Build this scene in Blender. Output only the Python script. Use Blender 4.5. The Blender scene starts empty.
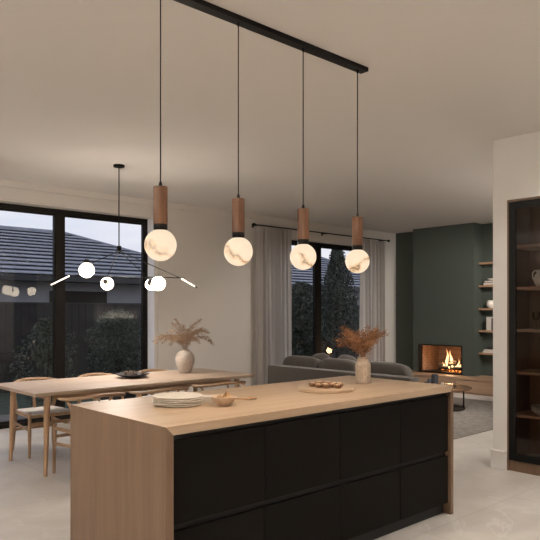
import bpy, bmesh, math, random
from mathutils import Vector, Matrix
R = math.radians
PI = math.pi
rnd = random.Random(7)
scene = bpy.context.scene
col = scene.collection

# ------------------------------------------------------------------ materials
def nmat(name):
    m = bpy.data.materials.new(name); m.use_nodes = True
    nt = m.node_tree
    return m, nt, nt.nodes['Principled BSDF']

def plain(name, c, rough=.5, metal=0., bump=0., bscale=60., var=0., vscale=6., spec=.5, sheen=0.):
    m, nt, b = nmat(name)
    b.inputs['Base Color'].default_value = (*c, 1)
    b.inputs['Roughness'].default_value = rough
    b.inputs['Metallic'].default_value = metal
    b.inputs['Specular IOR Level'].default_value = spec
    if sheen: b.inputs['Sheen Weight'].default_value = sheen
    tc = nt.nodes.new('ShaderNodeTexCoord')
    if bump:
        n = nt.nodes.new('ShaderNodeTexNoise'); n.inputs['Scale'].default_value = bscale
        n.inputs['Detail'].default_value = 6
        bp = nt.nodes.new('ShaderNodeBump'); bp.inputs['Strength'].default_value = bump
        bp.inputs['Distance'].default_value = .01
        nt.links.new(tc.outputs['Object'], n.inputs['Vector'])
        nt.links.new(n.outputs['Fac'], bp.inputs['Height']); nt.links.new(bp.outputs['Normal'], b.inputs['Normal'])
    if var:
        n = nt.nodes.new('ShaderNodeTexNoise'); n.inputs['Scale'].default_value = vscale
        n.inputs['Detail'].default_value = 8
        r = nt.nodes.new('ShaderNodeValToRGB')
        r.color_ramp.elements[0].position = .3; r.color_ramp.elements[1].position = .7
        r.color_ramp.elements[0].color = (*[x*(1-var) for x in c], 1)
        r.color_ramp.elements[1].color = (*[min(1, x*(1+var)) for x in c], 1)
        nt.links.new(tc.outputs['Object'], n.inputs['Vector'])
        nt.links.new(n.outputs['Fac'], r.inputs['Fac']); nt.links.new(r.outputs['Color'], b.inputs['Base Color'])
    return m

def wood(name, light, dark, axis='X', rough=.45, scale=1.):
    m, nt, b = nmat(name)
    tc = nt.nodes.new('ShaderNodeTexCoord')
    mp = nt.nodes.new('ShaderNodeMapping')
    s = {'X': (.35, 7, 7), 'Y': (7, .35, 7), 'Z': (7, 7, .35)}[axis]
    mp.inputs['Scale'].default_value = [q*scale for q in s]
    n = nt.nodes.new('ShaderNodeTexNoise'); n.inputs['Scale'].default_value = 2.2
    n.inputs['Detail'].default_value = 9; n.inputs['Roughness'].default_value = .62; n.inputs['Distortion'].default_value = .8
    n2 = nt.nodes.new('ShaderNodeTexNoise'); n2.inputs['Scale'].default_value = 26
    n2.inputs['Detail'].default_value = 3
    r = nt.nodes.new('ShaderNodeValToRGB'); r.color_ramp.elements[0].position = .3; r.color_ramp.elements[1].position = .72
    r.color_ramp.elements[0].color = (*dark, 1); r.color_ramp.elements[1].color = (*light, 1)
    mx = nt.nodes.new('ShaderNodeMix'); mx.data_type = 'RGBA'; mx.blend_type = 'MULTIPLY'
    mx.inputs['Factor'].default_value = .22
    bp = nt.nodes.new('ShaderNodeBump'); bp.inputs['Strength'].default_value = .08; bp.inputs['Distance'].default_value = .005
    L = nt.links.new
    L(tc.outputs['Object'], mp.inputs['Vector']); L(mp.outputs['Vector'], n.inputs['Vector']); L(mp.outputs['Vector'], n2.inputs['Vector'])
    L(n.outputs['Fac'], r.inputs['Fac']); L(r.outputs['Color'], mx.inputs['A']); L(n2.outputs['Fac'], mx.inputs['B'])
    L(mx.outputs['Result'], b.inputs['Base Color']); L(n2.outputs['Fac'], bp.inputs['Height']); L(bp.outputs['Normal'], b.inputs['Normal'])
    b.inputs['Roughness'].default_value = rough
    return m

def emis(name, c, s):
    m, nt, b = nmat(name)
    b.inputs['Base Color'].default_value = (*c, 1)
    b.inputs['Emission Color'].default_value = (*c, 1)
    b.inputs['Emission Strength'].default_value = s
    return m

def glass(name, tint=(1, 1, 1), ior=1.5):
    m, nt, b = nmat(name)
    nt.nodes.remove(b)
    out = nt.nodes['Material Output']
    t = nt.nodes.new('ShaderNodeBsdfTransparent'); t.inputs['Color'].default_value = (*tint, 1)
    g = nt.nodes.new('ShaderNodeBsdfGlossy'); g.inputs['Roughness'].default_value = 0
    f = nt.nodes.new('ShaderNodeFresnel'); f.inputs['IOR'].default_value = ior
    mx = nt.nodes.new('ShaderNodeMixShader')
    nt.links.new(f.outputs['Fac'], mx.inputs['Fac']); nt.links.new(t.outputs['BSDF'], mx.inputs[1])
    nt.links.new(g.outputs['BSDF'], mx.inputs[2]); nt.links.new(mx.outputs['Shader'], out.inputs['Surface'])
    return m

OAK_L, OAK_D = (.58, .43, .30), (.46, .32, .205)
M = {}
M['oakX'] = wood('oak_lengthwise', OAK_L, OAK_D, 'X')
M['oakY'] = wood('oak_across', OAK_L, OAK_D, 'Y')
M['oakZ_shaded'] = wood('oak_upright_shaded', (.215, .135, .083), (.15, .09, .053), 'Z', scale=1.3)  # worktop oak darkened: the island side panels' shade is put into the colour
M['tableoak'] = wood('pale_table_oak', (.62, .48, .37), (.50, .37, .27), 'X')
M['tablelegoak'] = wood('pale_leg_oak', (.56, .36, .215), (.42, .26, .15), 'Z')
M['chairoak'] = wood('chair_oak', (.50, .32, .19), (.36, .22, .125), 'Z', scale=2)
M['sleeve'] = wood('pendant_sleeve_oak', (.24, .105, .048), (.12, .055, .026), 'Z', scale=3)
M['benchoak'] = wood('bench_oak', (.46, .30, .19), (.34, .21, .13), 'Y')
M['shelfoak'] = wood('shelf_oak', (.46, .28, .17), (.36, .21, .12), 'Y')
M['darkoak'] = wood('cabinet_interior_oak', (.19, .10, .058), (.12, .062, .036), 'Z')
M['walnut'] = wood('coffee_table_walnut', (.26, .145, .085), (.15, .08, .045), 'X', rough=.25)
M['wall'] = plain('wall_paint', (.625, .585, .54), .9, bump=.03, bscale=200)
M['ceil'] = plain('ceiling_paint', (.69, .655, .615), .95)
M['white'] = plain('white_paint', (.76, .74, .71), .7, bump=.02, bscale=200)
M['green'] = plain('green_paint', (.056, .068, .056), .8, bump=.02, bscale=200)
M['black'] = plain('black_metal', (.006, .0055, .005), .45, spec=.2)
M['frame'] = plain('window_frame_bronze', (.010, .008, .0065), .45, spec=.2)
M['cab'] = plain('charcoal_drawer_laminate', (.0055, .0046, .0035), .6, spec=.08)
M['void'] = plain('black_channel', (.004, .004, .004), .7)
M['ceramic'] = plain('cream_ceramic', (.72, .66, .59), .45, bump=.03, bscale=40, var=.05, vscale=20)
M['bowlc'] = plain('sand_ceramic', (.58, .43, .31), .5, var=.1, vscale=40)
M['seatcord'] = plain('woven_paper_cord', (.60, .56, .52), .9, bump=.5, bscale=120)
M['sofa'] = plain('sofa_fabric', (.068, .058, .048), .95, bump=.4, bscale=350, sheen=.3)
M['pillow'] = plain('pillow_fabric', (.10, .088, .078), .95, bump=.4, bscale=350, sheen=.3)
M['linen'] = plain('white_linen', (.62, .56, .50), .9, bump=.3, bscale=250)
M['darkclay'] = plain('dark_clay', (.025, .021, .018), .5, bump=.2, bscale=60)
M['cone'] = plain('pinecone_brown', (.20, .15, .12), .8, var=.5, vscale=60)
M['pastry'] = plain('baked_crust', (.20, .095, .042), .5, var=.55, vscale=50, bump=.5, bscale=90)
M['cream'] = plain('pastry_topping', (.70, .50, .33), .5, var=.3, vscale=80)
M['twig'] = plain('dried_twig', (.42, .25, .13), .8, var=.3, vscale=50)
M['rust'] = plain('rust_dried_flower', (.30, .15, .072), .85, var=.4, vscale=40)
M['pampas'] = plain('tan_dried_grass', (.27, .175, .11), .85, var=.35, vscale=40)
M['log'] = plain('charred_log', (.045, .028, .02), .9, bump=.8, bscale=50, var=.5, vscale=20)
M['leaf'] = plain('shrub_leaf', (.075, .095, .07), .6, var=.5, vscale=9)
M['leaf2'] = plain('tree_leaf', (.042, .052, .036), .6, var=.5, vscale=5)
M['bark'] = plain('bark', (.06, .045, .035), .9, bump=.6, bscale=30)
M['fence'] = plain('charcoal_fence_boards', (.024, .022, .021), .75, var=.3, vscale=3)
M['render_'] = plain('grey_rendered_wall', (.34, .34, .37), .85, var=.06, vscale=4)
M['gutter'] = plain('dark_gutter', (.03, .03, .033), .5)
M['lawn'] = plain('lawn', (.045, .062, .04), .95, bump=.8, bscale=90, var=.4, vscale=12)
M['paving'] = plain('patio_paving', (.15, .14, .135), .8, var=.2, vscale=5)
M['book_w'] = plain('white_book_cover', (.55, .50, .45), .7)
M['book_d'] = plain('dark_book_cover', (.06, .055, .05), .6)
M['winglass'] = glass('window_glass', (.93, .95, .96), 1.5)
M['cabglass'] = glass('smoked_cabinet_glass', (.86, .84, .82), 1.4)
M['clearglass'] = glass('clear_glassware', (.97, .97, .97), 1.45)
M['smoke'] = plain('smoky_glass', (.06, .065, .075), .15, spec=.8)
M['chglobe'] = emis('chandelier_glow', (1, .84, .64), 13)
M['led'] = emis('led_strip_glow', (1, .86, .66), 4)
M['down'] = emis('downlight_glow', (1, .85, .66), 12)
M['ember'] = emis('ember_glow', (1, .28, .05), 3)

# floor: big honed stone tiles
def floor_mat():
    m, nt, b = nmat('stone_floor_tiles')
    L = nt.links.new; N = nt.nodes.new
    tc = N('ShaderNodeTexCoord')
    br = N('ShaderNodeTexBrick'); br.offset = 0; br.inputs['Scale'].default_value = 1
    br.inputs['Brick Width'].default_value = 1.2; br.inputs['Row Height'].default_value = 1.2
    br.inputs['Mortar Size'].default_value = .0025; br.inputs['Mortar Smooth'].default_value = 0
    br.inputs['Color1'].default_value = (1, 1, 1, 1); br.inputs['Color2'].default_value = (.94, .94, .94, 1)
    br.inputs['Mortar'].default_value = (.72, .70, .68, 1)
    n = N('ShaderNodeTexNoise'); n.inputs['Scale'].default_value = 1.3; n.inputs['Detail'].default_value = 10; n.inputs['Distortion'].default_value = 1.2
    r = N('ShaderNodeValToRGB'); r.color_ramp.elements[0].position = .32; r.color_ramp.elements[1].position = .68
    r.color_ramp.elements[0].color = (.53, .485, .44, 1); r.color_ramp.elements[1].color = (.65, .61, .565, 1)
    n2 = N('ShaderNodeTexNoise'); n2.inputs['Scale'].default_value = .7; n2.inputs['Detail'].default_value = 5; n2.inputs['Distortion'].default_value = 2.0
    vr = N('ShaderNodeValToRGB')
    e = vr.color_ramp.elements; e[0].position = .49; e[0].color = (0, 0, 0, 1); e[1].position = .5; e[1].color = (1, 1, 1, 1)
    e2 = vr.color_ramp.elements.new(.51); e2.color = (0, 0, 0, 1)
    mv = N('ShaderNodeMix'); mv.data_type = 'RGBA'; mv.inputs['B'].default_value = (.78, .75, .71, 1)
    vm = N('ShaderNodeMath'); vm.operation = 'MULTIPLY'; vm.inputs[1].default_value = .35
    mx = N('ShaderNodeMix'); mx.data_type = 'RGBA'; mx.blend_type = 'MULTIPLY'; mx.inputs['Factor'].default_value = 1
    L(tc.outputs['Object'], br.inputs['Vector']); L(tc.outputs['Object'], n.inputs['Vector']); L(tc.outputs['Object'], n2.inputs['Vector'])
    L(n.outputs['Fac'], r.inputs['Fac']); L(n2.outputs['Fac'], vr.inputs['Fac']); L(vr.outputs['Color'], vm.inputs[0])
    L(vm.outputs['Value'], mv.inputs['Factor']); L(r.outputs['Color'], mv.inputs['A'])
    L(mv.outputs['Result'], mx.inputs['A']); L(br.outputs['Color'], mx.inputs['B']); L(mx.outputs['Result'], b.inputs['Base Color'])
    b.inputs['Roughness'].default_value = .38
    return m
M['floor'] = floor_mat()

def rug_mat():
    m, nt, b = nmat('woven_rug'); L = nt.links.new; N = nt.nodes.new
    tc = N('ShaderNodeTexCoord'); v = N('ShaderNodeTexVoronoi'); v.inputs['Scale'].default_value = 45
    n = N('ShaderNodeTexNoise'); n.inputs['Scale'].default_value = 14; n.inputs['Detail'].default_value = 6
    r = N('ShaderNodeValToRGB'); r.color_ramp.elements[0].position = .35; r.color_ramp.elements[1].position = .65
    r.color_ramp.elements[0].color = (.20, .175, .155, 1); r.color_ramp.elements[1].color = (.29, .26, .235, 1)
    bp = N('ShaderNodeBump'); bp.inputs['Strength'].default_value = .8; bp.inputs['Distance'].default_value = .01
    L(tc.outputs['Object'], v.inputs['Vector']); L(tc.outputs['Object'], n.inputs['Vector']); L(n.outputs['Fac'], r.inputs['Fac'])
    L(r.outputs['Color'], b.inputs['Base Color']); L(v.outputs['Distance'], bp.inputs['Height']); L(bp.outputs['Normal'], b.inputs['Normal'])
    b.inputs['Roughness'].default_value = 1
    return m
M['rug'] = rug_mat()

def brick_mat():
    m, nt, b = nmat('firebox_brick'); L = nt.links.new; N = nt.nodes.new
    tc = N('ShaderNodeTexCoord'); mp = N('ShaderNodeMapping'); mp.inputs['Rotation'].default_value = (R(90), 0, R(90))
    br = N('ShaderNodeTexBrick'); br.inputs['Scale'].default_value = 5
    br.inputs['Color1'].default_value = (.33, .19, .11, 1); br.inputs['Color2'].default_value = (.26, .15, .09, 1)
    br.inputs['Mortar'].default_value = (.10, .06, .04, 1); br.inputs['Mortar Size'].default_value = .02
    L(tc.outputs['Object'], mp.inputs['Vector']); L(mp.outputs['Vector'], br.inputs['Vector']); L(br.outputs['Color'], b.inputs['Base Color'])
    b.inputs['Roughness'].default_value = .9
    return m
M['brick'] = brick_mat()

def alabaster(name, tilt, off, seed):
    # cream stone with one branching grey brown vein band running across it
    m, nt, b = nmat(name); L = nt.links.new; N = nt.nodes.new
    tc = N('ShaderNodeTexCoord'); ctr = N('ShaderNodeVectorMath'); ctr.operation = 'SUBTRACT'; ctr.inputs[1].default_value = (0, 0, .078)
    n = N('ShaderNodeTexNoise'); n.noise_dimensions = '4D'; n.inputs['W'].default_value = seed; n.inputs['Scale'].default_value = 13; n.inputs['Detail'].default_value = 4
    dt = N('ShaderNodeVectorMath'); dt.operation = 'DOT_PRODUCT'
    ct, st = math.cos(R(tilt))/.078, math.sin(R(tilt))/.078
    dt.inputs[1].default_value = (.7356*st, -.6774*st, ct)
    ma = N('ShaderNodeMath'); ma.operation = 'MULTIPLY_ADD'; ma.inputs[1].default_value = 1.9; ma.inputs[2].default_value = -.95+off
    ad = N('ShaderNodeMath'); ad.operation = 'ADD'
    sc = N('ShaderNodeMath'); sc.operation = 'MULTIPLY_ADD'; sc.inputs[1].default_value = .5; sc.inputs[2].default_value = .5
    r = N('ShaderNodeValToRGB'); e = r.color_ramp.elements
    A = (1.0, .79, .57, 1); V = (.22, .13, .075, 1); G = (.85, .55, .29, 1)
    e[0].position = .36; e[0].color = A; e[1].position = .66; e[1].color = A
    for p, c in ((.45, G), (.50, V), (.55, G)): q = e.new(p); q.color = c
    n2 = N('ShaderNodeTexNoise'); n2.noise_dimensions = '4D'; n2.inputs['W'].default_value = seed+5; n2.inputs['Scale'].default_value = 9
    r2 = N('ShaderNodeValToRGB'); r2.color_ramp.elements[0].position = .40; r2.color_ramp.elements[1].position = .60
    mx = N('ShaderNodeMix'); mx.data_type = 'RGBA'; mx.inputs['A'].default_value = A
    L(tc.outputs['Object'], ctr.inputs[0]); L(ctr.outputs['Vector'], dt.inputs[0]); L(tc.outputs['Object'], n.inputs['Vector']); L(tc.outputs['Object'], n2.inputs['Vector'])
    L(n.outputs['Fac'], ma.inputs[0]); L(ma.outputs['Value'], ad.inputs[0]); L(dt.outputs['Value'], ad.inputs[1]); L(ad.outputs['Value'], sc.inputs[0])
    L(sc.outputs['Value'], r.inputs['Fac']); L(n2.outputs['Fac'], r2.inputs['Fac']); L(r2.outputs['Color'], mx.inputs['Factor'])
    L(r.outputs['Color'], mx.inputs['B']); L(mx.outputs['Result'], b.inputs['Emission Color']); b.inputs['Emission Strength'].default_value = GLOBE
    b.inputs['Base Color'].default_value = (.10, .08, .06, 1); b.inputs['Roughness'].default_value = .4
    return m
GLOBE = .93

def curtain_mat():
    m, nt, b = nmat('sheer_grey_linen'); L = nt.links.new; N = nt.nodes.new
    out = nt.nodes['Material Output']
    b.inputs['Base Color'].default_value = (.50, .46, .425, 1); b.inputs['Roughness'].default_value = .95
    t = N('ShaderNodeBsdfTranslucent'); t.inputs['Color'].default_value = (.6, .58, .57, 1)
    mx = N('ShaderNodeMixShader'); mx.inputs['Fac'].default_value = .4
    L(b.outputs['BSDF'], mx.inputs[1]); L(t.outputs['BSDF'], mx.inputs[2]); L(mx.outputs['Shader'], out.inputs['Surface'])
    return m
M['curtain'] = curtain_mat()

def flame_mat():
    m, nt, b = nmat('flame_glow'); L = nt.links.new; N = nt.nodes.new
    tc = N('ShaderNodeTexCoord'); sp = N('ShaderNodeSeparateXYZ')
    r = N('ShaderNodeValToRGB'); e = r.color_ramp.elements
    e[0].position = 0; e[0].color = (1, .62, .26, 1); e[1].position = 1; e[1].color = (1, .36, .09, 1)
    q = e.new(.35); q.color = (1, .72, .36, 1)
    L(tc.outputs['Generated'], sp.inputs['Vector']); L(sp.outputs['Z'], r.inputs['Fac']); L(r.outputs['Color'], b.inputs['Emission Color'])
    b.inputs['Emission Strength'].default_value = 2.2; b.inputs['Base Color'].default_value = (0, 0, 0, 1)
    return m
M['flame'] = flame_mat()

def tile_mat():
    m, nt, b = nmat('grey_roof_tiles'); L = nt.links.new; N = nt.nodes.new
    tc = N('ShaderNodeTexCoord'); n = N('ShaderNodeTexNoise'); n.inputs['Scale'].default_value = 2.5; n.inputs['Detail'].default_value = 8
    r = N('ShaderNodeValToRGB'); r.color_ramp.elements[0].position = .35; r.color_ramp.elements[1].position = .65
    r.color_ramp.elements[0].color = (.20, .21, .25, 1); r.color_ramp.elements[1].color = (.29, .30, .35, 1)
    w = N('ShaderNodeTexWave'); w.bands_direction = 'X'; w.inputs['Scale'].default_value = 1.05
    bp = N('ShaderNodeBump'); bp.inputs['Strength'].default_value = .6; bp.inputs['Distance'].default_value = .05
    L(tc.outputs['Object'], n.inputs['Vector']); L(tc.outputs['Object'], w.inputs['Vector'])
    L(n.outputs['Fac'], r.inputs['Fac']); L(r.outputs['Color'], b.inputs['Base Color']); L(w.outputs['Fac'], bp.inputs['Height']); L(bp.outputs['Normal'], b.inputs['Normal'])
    b.inputs['Roughness'].default_value = .6
    return m
M['tiles'] = tile_mat()

def ribbed(name, c, vert=True):
    m, nt, b = nmat(name); L = nt.links.new; N = nt.nodes.new
    tc = N('ShaderNodeTexCoord'); n = N('ShaderNodeTexNoise'); n.inputs['Scale'].default_value = 110
    mp = N('ShaderNodeMapping'); mp.inputs['Scale'].default_value = (1, 1, .45)
    r = N('ShaderNodeValToRGB'); r.color_ramp.elements[0].position = .38; r.color_ramp.elements[1].position = .6
    r.color_ramp.elements[0].color = (*[x*.74 for x in c], 1); r.color_ramp.elements[1].color = (*c, 1)
    bp = N('ShaderNodeBump'); bp.inputs['Strength'].default_value = .8; bp.inputs['Distance'].default_value = .006
    L(tc.outputs['Object'], mp.inputs['Vector']); L(mp.outputs['Vector'], n.inputs['Vector']); L(n.outputs['Fac'], r.inputs['Fac'])
    L(r.outputs['Color'], b.inputs['Base Color']); L(n.outputs['Fac'], bp.inputs['Height']); L(bp.outputs['Normal'], b.inputs['Normal'])
    b.inputs['Roughness'].default_value = .85
    return m
M['vase'] = ribbed('textured_stoneware', (.50, .40, .31))
M['vase2'] = ribbed('speckled_stoneware', (.50, .43, .37))

# ------------------------------------------------------------------ mesh helper
class MB:
    def __init__(s): s.bm = bmesh.new()
    def box(s, x0, x1, y0, y1, z0, z1, bev=0.):
        bm = s.bm
        v = [bm.verts.new((x, y, z)) for x in (x0, x1) for y in (y0, y1) for z in (z0, z1)]
        fs = [(0, 1, 3, 2), (4, 6, 7, 5), (0, 4, 5, 1), (2, 3, 7, 6), (0, 2, 6, 4), (1, 5, 7, 3)]
        F = [bm.faces.new([v[i] for i in f]) for f in fs]
        if bev:
            es = list({e for f in F for e in f.edges})
            bmesh.ops.bevel(bm, geom=es, offset=bev, segments=2, affect='EDGES', profile=.6)
        return s
    def hexa(s, p):          # 8 points: bottom 4 ccw, top 4 ccw
        v = [s.bm.verts.new(q) for q in p]
        for f in ((3, 2, 1, 0), (4, 5, 6, 7), (0, 1, 5, 4), (1, 2, 6, 5), (2, 3, 7, 6), (3, 0, 4, 7)):
            s.bm.faces.new([v[i] for i in f])
        return s
    def tube(s, pts, rad, seg=10, sq=None):
        pts = [Vector(p) for p in pts]; n = len(pts)
        if not hasattr(rad, '__len__'): rad = [rad]*n
        up = Vector((0, 0, 1)); rings = []; prev = None
        for i, p in enumerate(pts):
            t = (pts[min(i+1, n-1)]-pts[max(i-1, 0)]).normalized()
            if prev is None:
                a = up if abs(t.z) < .9 else Vector((1, 0, 0))
                u = t.cross(a).normalized()
            else:
                u = (prev - t*prev.dot(t)).normalized()
            prev = u; w = t.cross(u)
            ring = []
            for k in range(seg):
                an = 2*PI*k/seg
                cu, cw = math.cos(an), math.sin(an)
                f = 1. if sq is None else sq
                ring.append(s.bm.verts.new(p+u*cu*rad[i]+w*cw*rad[i]*f))
            rings.append(ring)
        for a, b in zip(rings, rings[1:]):
            for k in range(seg): s.bm.faces.new((a[k], a[(k+1) % seg], b[(k+1) % seg], b[k]))
        s.bm.faces.new(rings[0][::-1]); s.bm.faces.new(rings[-1])
        return s
    def lathe(s, prof, c=(0, 0, 0), seg=40, rib=0, ribamp=0.):
        rings = []
        for r, z in prof:
            if r < 1e-6: rings.append([s.bm.verts.new((c[0], c[1], c[2]+z))])
            else:
                ring = []
                for k in range(seg):
                    a = 2*PI*k/seg; rr = r*(1+ribamp*math.cos(rib*a)) if rib else r
                    ring.append(s.bm.verts.new((c[0]+rr*math.cos(a), c[1]+rr*math.sin(a), c[2]+z)))
                rings.append(ring)
        for a, b in zip(rings, rings[1:]):
            for k in range(seg):
                k2 = (k+1) % seg
                if len(a) == 1 and len(b) == 1: continue
                if len(a) == 1: s.bm.faces.new((a[0], b[k2], b[k]))
                elif len(b) == 1: s.bm.faces.new((a[k], a[k2], b[0]))
                else: s.bm.faces.new((a[k], a[k2], b[k2], b[k]))
        return s
    def sphere(s, c, r, seg=24, sc=(1, 1, 1), rot=None):
        m = Matrix.Translation(c) @ (rot if rot else Matrix()) @ Matrix.Diagonal((sc[0]*r, sc[1]*r, sc[2]*r, 1))
        bmesh.ops.create_uvsphere(s.bm, u_segments=seg, v_segments=max(6, seg//2), radius=1, matrix=m)
        return s
    def superq(s, c, a, e1=.35, e2=.35, seg=28, rot=None):
        def f(v, e): return math.copysign(abs(v)**e, v)
        nv, nu = seg//2, seg
        rows = []
        for i in range(nv+1):
            ph = -PI/2+PI*i/nv; row = []
            for j in range(nu):
                th = 2*PI*j/nu
                p = Vector((a[0]*f(math.cos(ph), e1)*f(math.cos(th), e2), a[1]*f(math.cos(ph), e1)*f(math.sin(th), e2), a[2]*f(math.sin(ph), e1)))
                if rot: p = rot @ p
                row.append(Vector(c)+p)
            rows.append(row)
        b0 = s.bm.verts.new(rows[0][0]); b1 = s.bm.verts.new(rows[-1][0])
        R_ = [[s.bm.verts.new(p) for p in r] for r in rows[1:-1]]
        for k in range(nu):
            k2 = (k+1) % nu
            s.bm.faces.new((b0, R_[0][k2], R_[0][k])); s.bm.faces.new((b1, R_[-1][k], R_[-1][k2]))
            for A, B in zip(R_, R_[1:]): s.bm.faces.new((A[k], A[k2], B[k2], B[k]))
        return s
    def build(s, name, mat, parent=None, smooth=False, loc=None):
        bmesh.ops.recalc_face_normals(s.bm, faces=s.bm.faces)
        me = bpy.data.meshes.new(name)
        s.bm.to_mesh(me); s.bm.free()
        me.materials.append(M[mat] if isinstance(mat, str) else mat)
        if smooth:
            me.polygons.foreach_set('use_smooth', [True]*len(me.polygons))
            try: me.set_sharp_from_angle(angle=R(42))
            except Exception: pass
        o = bpy.data.objects.new(name, me); col.objects.link(o)
        if parent: o.parent = parent
        if loc: o.location = loc
        return o

def tag(o, label, cat, group=None, kind=None):
    o['label'] = label; o['category'] = cat
    if group: o['group'] = group
    if kind: o['kind'] = kind
    return o
def thing(name, label, cat, loc=(0, 0, 0), rz=0, group=None):
    o = bpy.data.objects.new(name, None); o.empty_display_size = .05; col.objects.link(o)
    o.location = loc; o.rotation_euler = (0, 0, rz)
    return tag(o, label, cat, group)
def struct(name, mb, mat, parent=None, label=None, smooth=False):
    o = mb.build(name, mat, parent, smooth)
    if not parent:
        o['kind'] = 'structure'; o['category'] = name.split('_')[0]
        o['label'] = label or name
    return o
def dup(root, loc, rz, label):
    r = root.copy(); col.objects.link(r); r.location = loc; r.rotation_euler = (0, 0, rz); r['label'] = label
    for ch in list(root.children):
        c = ch.copy(); col.objects.link(c); c.parent = r
        for g in list(ch.children):
            d = g.copy(); col.objects.link(d); d.parent = c
    return r
def lamp(name, kind, loc, power, c, parent=None, radius=.05, spot=None, rot=None):
    l = bpy.data.lights.new(name, kind); l.energy = power; l.color = c
    if kind in ('POINT', 'SPOT'): l.shadow_soft_size = radius
    if spot: l.spot_size = R(spot); l.spot_blend = .7
    o = bpy.data.objects.new(name, l); col.objects.link(o); o.location = loc
    if rot: o.rotation_euler = rot
    if parent: o.parent = parent
    return o

M_REV = plain('reveal_skylight_tint', (.78, .80, .86), .8)  # bluish skylight on the window reveal is put into this colour
# ------------------------------------------------------------------ the room
H = 3.04
YW = 7.88      # window wall, room side
YG = 8.05      # window frames
XF = 10.75     # far wall
X0, Y0 = -2.6, -2.6
struct('floor', MB().box(X0-.3, 11.3, Y0-.3, YG+.13, -.2, 0), 'floor', label='pale beige stone tile floor')
struct('ceiling', MB().box(X0-.3, 11.3, Y0-.3, YG+.2, H, H+.2), 'ceil', label='plain warm white ceiling')
wm = MB()
DX0, DX1, DZ = .9, 5.0, 2.79      # dining window opening
LX0, LX1, LZ = 7.1, 10.0, 2.71    # living window opening
wm.box(X0-.3, DX0, YW, YG+.13, 0, H).box(DX0, DX1, YW, YG+.13, DZ, H).box(DX1, LX0, YW, YG+.13, 0, H)
wm.box(LX0, LX1, YW, YG+.13, LZ, H).box(LX1, 11.3, YW, YG+.13, 0, H)
struct('wall_window', wm, 'wall', label='greige wall holding both tall windows')
struct('trim_3', MB().box(DX1-.006, DX1-.0005, YW-.001, YG, .001, DZ-.002), M_REV, label='added dining window reveal lining with cool skylight put into its colour')
wf = MB()
wf.box(XF, 11.3, 7.2, YW, 0, H).box(XF, 11.3, 3.0, 6.15, 0, H).box(XF, 11.3, 6.15, 7.2, .9, H).box(XF, 11.3, 6.15, 7.2, 0, .27)
struct('wall_far', wf, 'green', label='dark green painted wall behind the fireplace')
struct('wall_left', MB().box(X0-.3, X0, Y0-.3, YW, 0, H), 'wall', label='greige wall left of the kitchen')
struct('wall_back', MB().box(X0, 5.56, Y0-.3, Y0, 0, H), 'wall', label='greige wall behind the kitchen')
CY0, CY1, CZ, CX = 1.60, 2.838, 2.47, 5.56
wr = MB()
wr.box(CX, 6.0, CY1, 2.975, 0, H).box(CX, 6.0, CY0, CY1, CZ, H).box(CX, 6.0, Y0-.3, CY0, 0, H).box(6.0, 6.12, Y0-.3, 2.975, 0, H)
struct('wall_right', wr, 'white', label='white wall wrapping around the glazed cabinet')
struct('wall_living', MB().box(6.12, XF, 2.85, 2.975, 0, H), 'wall', label='greige wall of the living area')
# chimney breast with firebox opening
BF, BY0, BY1 = 10.45, 5.955, 7.25
FY0, FY1, FZ0, FZ1 = 6.19, 7.12, .30, .825
bb = MB()
bb.box(BF, XF-.001, BY0, FY0, .285, H).box(BF, XF-.001, FY1, BY1, .285, H).box(BF, XF-.001, FY0, FY1, FZ1, H)
struct('wall_chimney', bb, 'green', label='muted green chimney breast above the fireplace')
# trims
cn = MB().box(X0, 6.9, YW-.03, YW, H-.08, H)
struct('trim_1', cn, 'wall', label='narrow cornice along the top of the window wall')
ar = MB().box(DX1, DX1+.045, YW-.012, YW, 0, DZ+.11).box(DX1+.05, DX1+.115, YW-.02, YW, 0, DZ+.11)
ar.box(DX0-.1, DX1, YW-.012, YW, DZ+.02, DZ+.11)
struct('trim_2', ar, 'wall', label='plain architrave around the dining window')
b1 = MB().box(CX-.016, CX, CY1+.002, 2.975+.016, 0, .155, .003).box(CX-.022, CX, CY1+.002, 2.975+.022, .155, .175, .004)
b1.box(CX, 6.12, 2.975, 2.991, 0, .155).box(CX, 6.12, 2.975, 2.997, .155, .175)
b1.box(CX-.030, CX, CY1+.002, 2.975+.030, .158, .170, .003)
struct('baseboard_right', b1, 'white', label='stepped white skirting at the foot of the white wall')
struct('baseboard_window', MB().box(DX1+.115, LX0, YW-.015, YW, 0, .12).box(LX1, XF, YW-.015, YW, 0, .12), 'white', label='white skirting under the window wall')

# windows
def window(n, x0, x1, z1, mull, label):
    fr = MB(); f = .055
    fr.box(x0, x1, YG, YG+.09, z1-.06, z1).box(x0, x1, YG, YG+.09, 0, .05)
    fr.box(x0, x0+f, YG, YG+.09, .05, z1-.06).box(x1-f, x1, YG, YG+.09, .05, z1-.06)
    for a, b in mull: fr.box(a, b, YG+.005, YG+.085, .05, z1-.06)
    w = struct('window_%d' % n, fr, 'frame', label=label)
    for a, b in zip([x0+f]+[m[1] for m in mull], [m[0] for m in mull]+[x1-f]):
        s = MB()
        t = .016
        s.box(a, a+t, YG+.015, YG+.07, .05, z1-.06).box(b-t, b, YG+.015, YG+.07, .05, z1-.06)
        s.box(a+t, b-t, YG+.015, YG+.07, .05, .085).box(a+t, b-t, YG+.015, YG+.07, z1-.085, z1-.06)
        s.build('sash', 'frame', w)
        g = MB(); v = [g.bm.verts.new(p) for p in ((a+t, YG+.045, .085), (b-t, YG+.045, .085), (b-t, YG+.045, z1-.085), (a+t, YG+.045, z1-.085))]
        g.bm.faces.new(v)
        g.build('pane', 'winglass', w)
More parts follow.
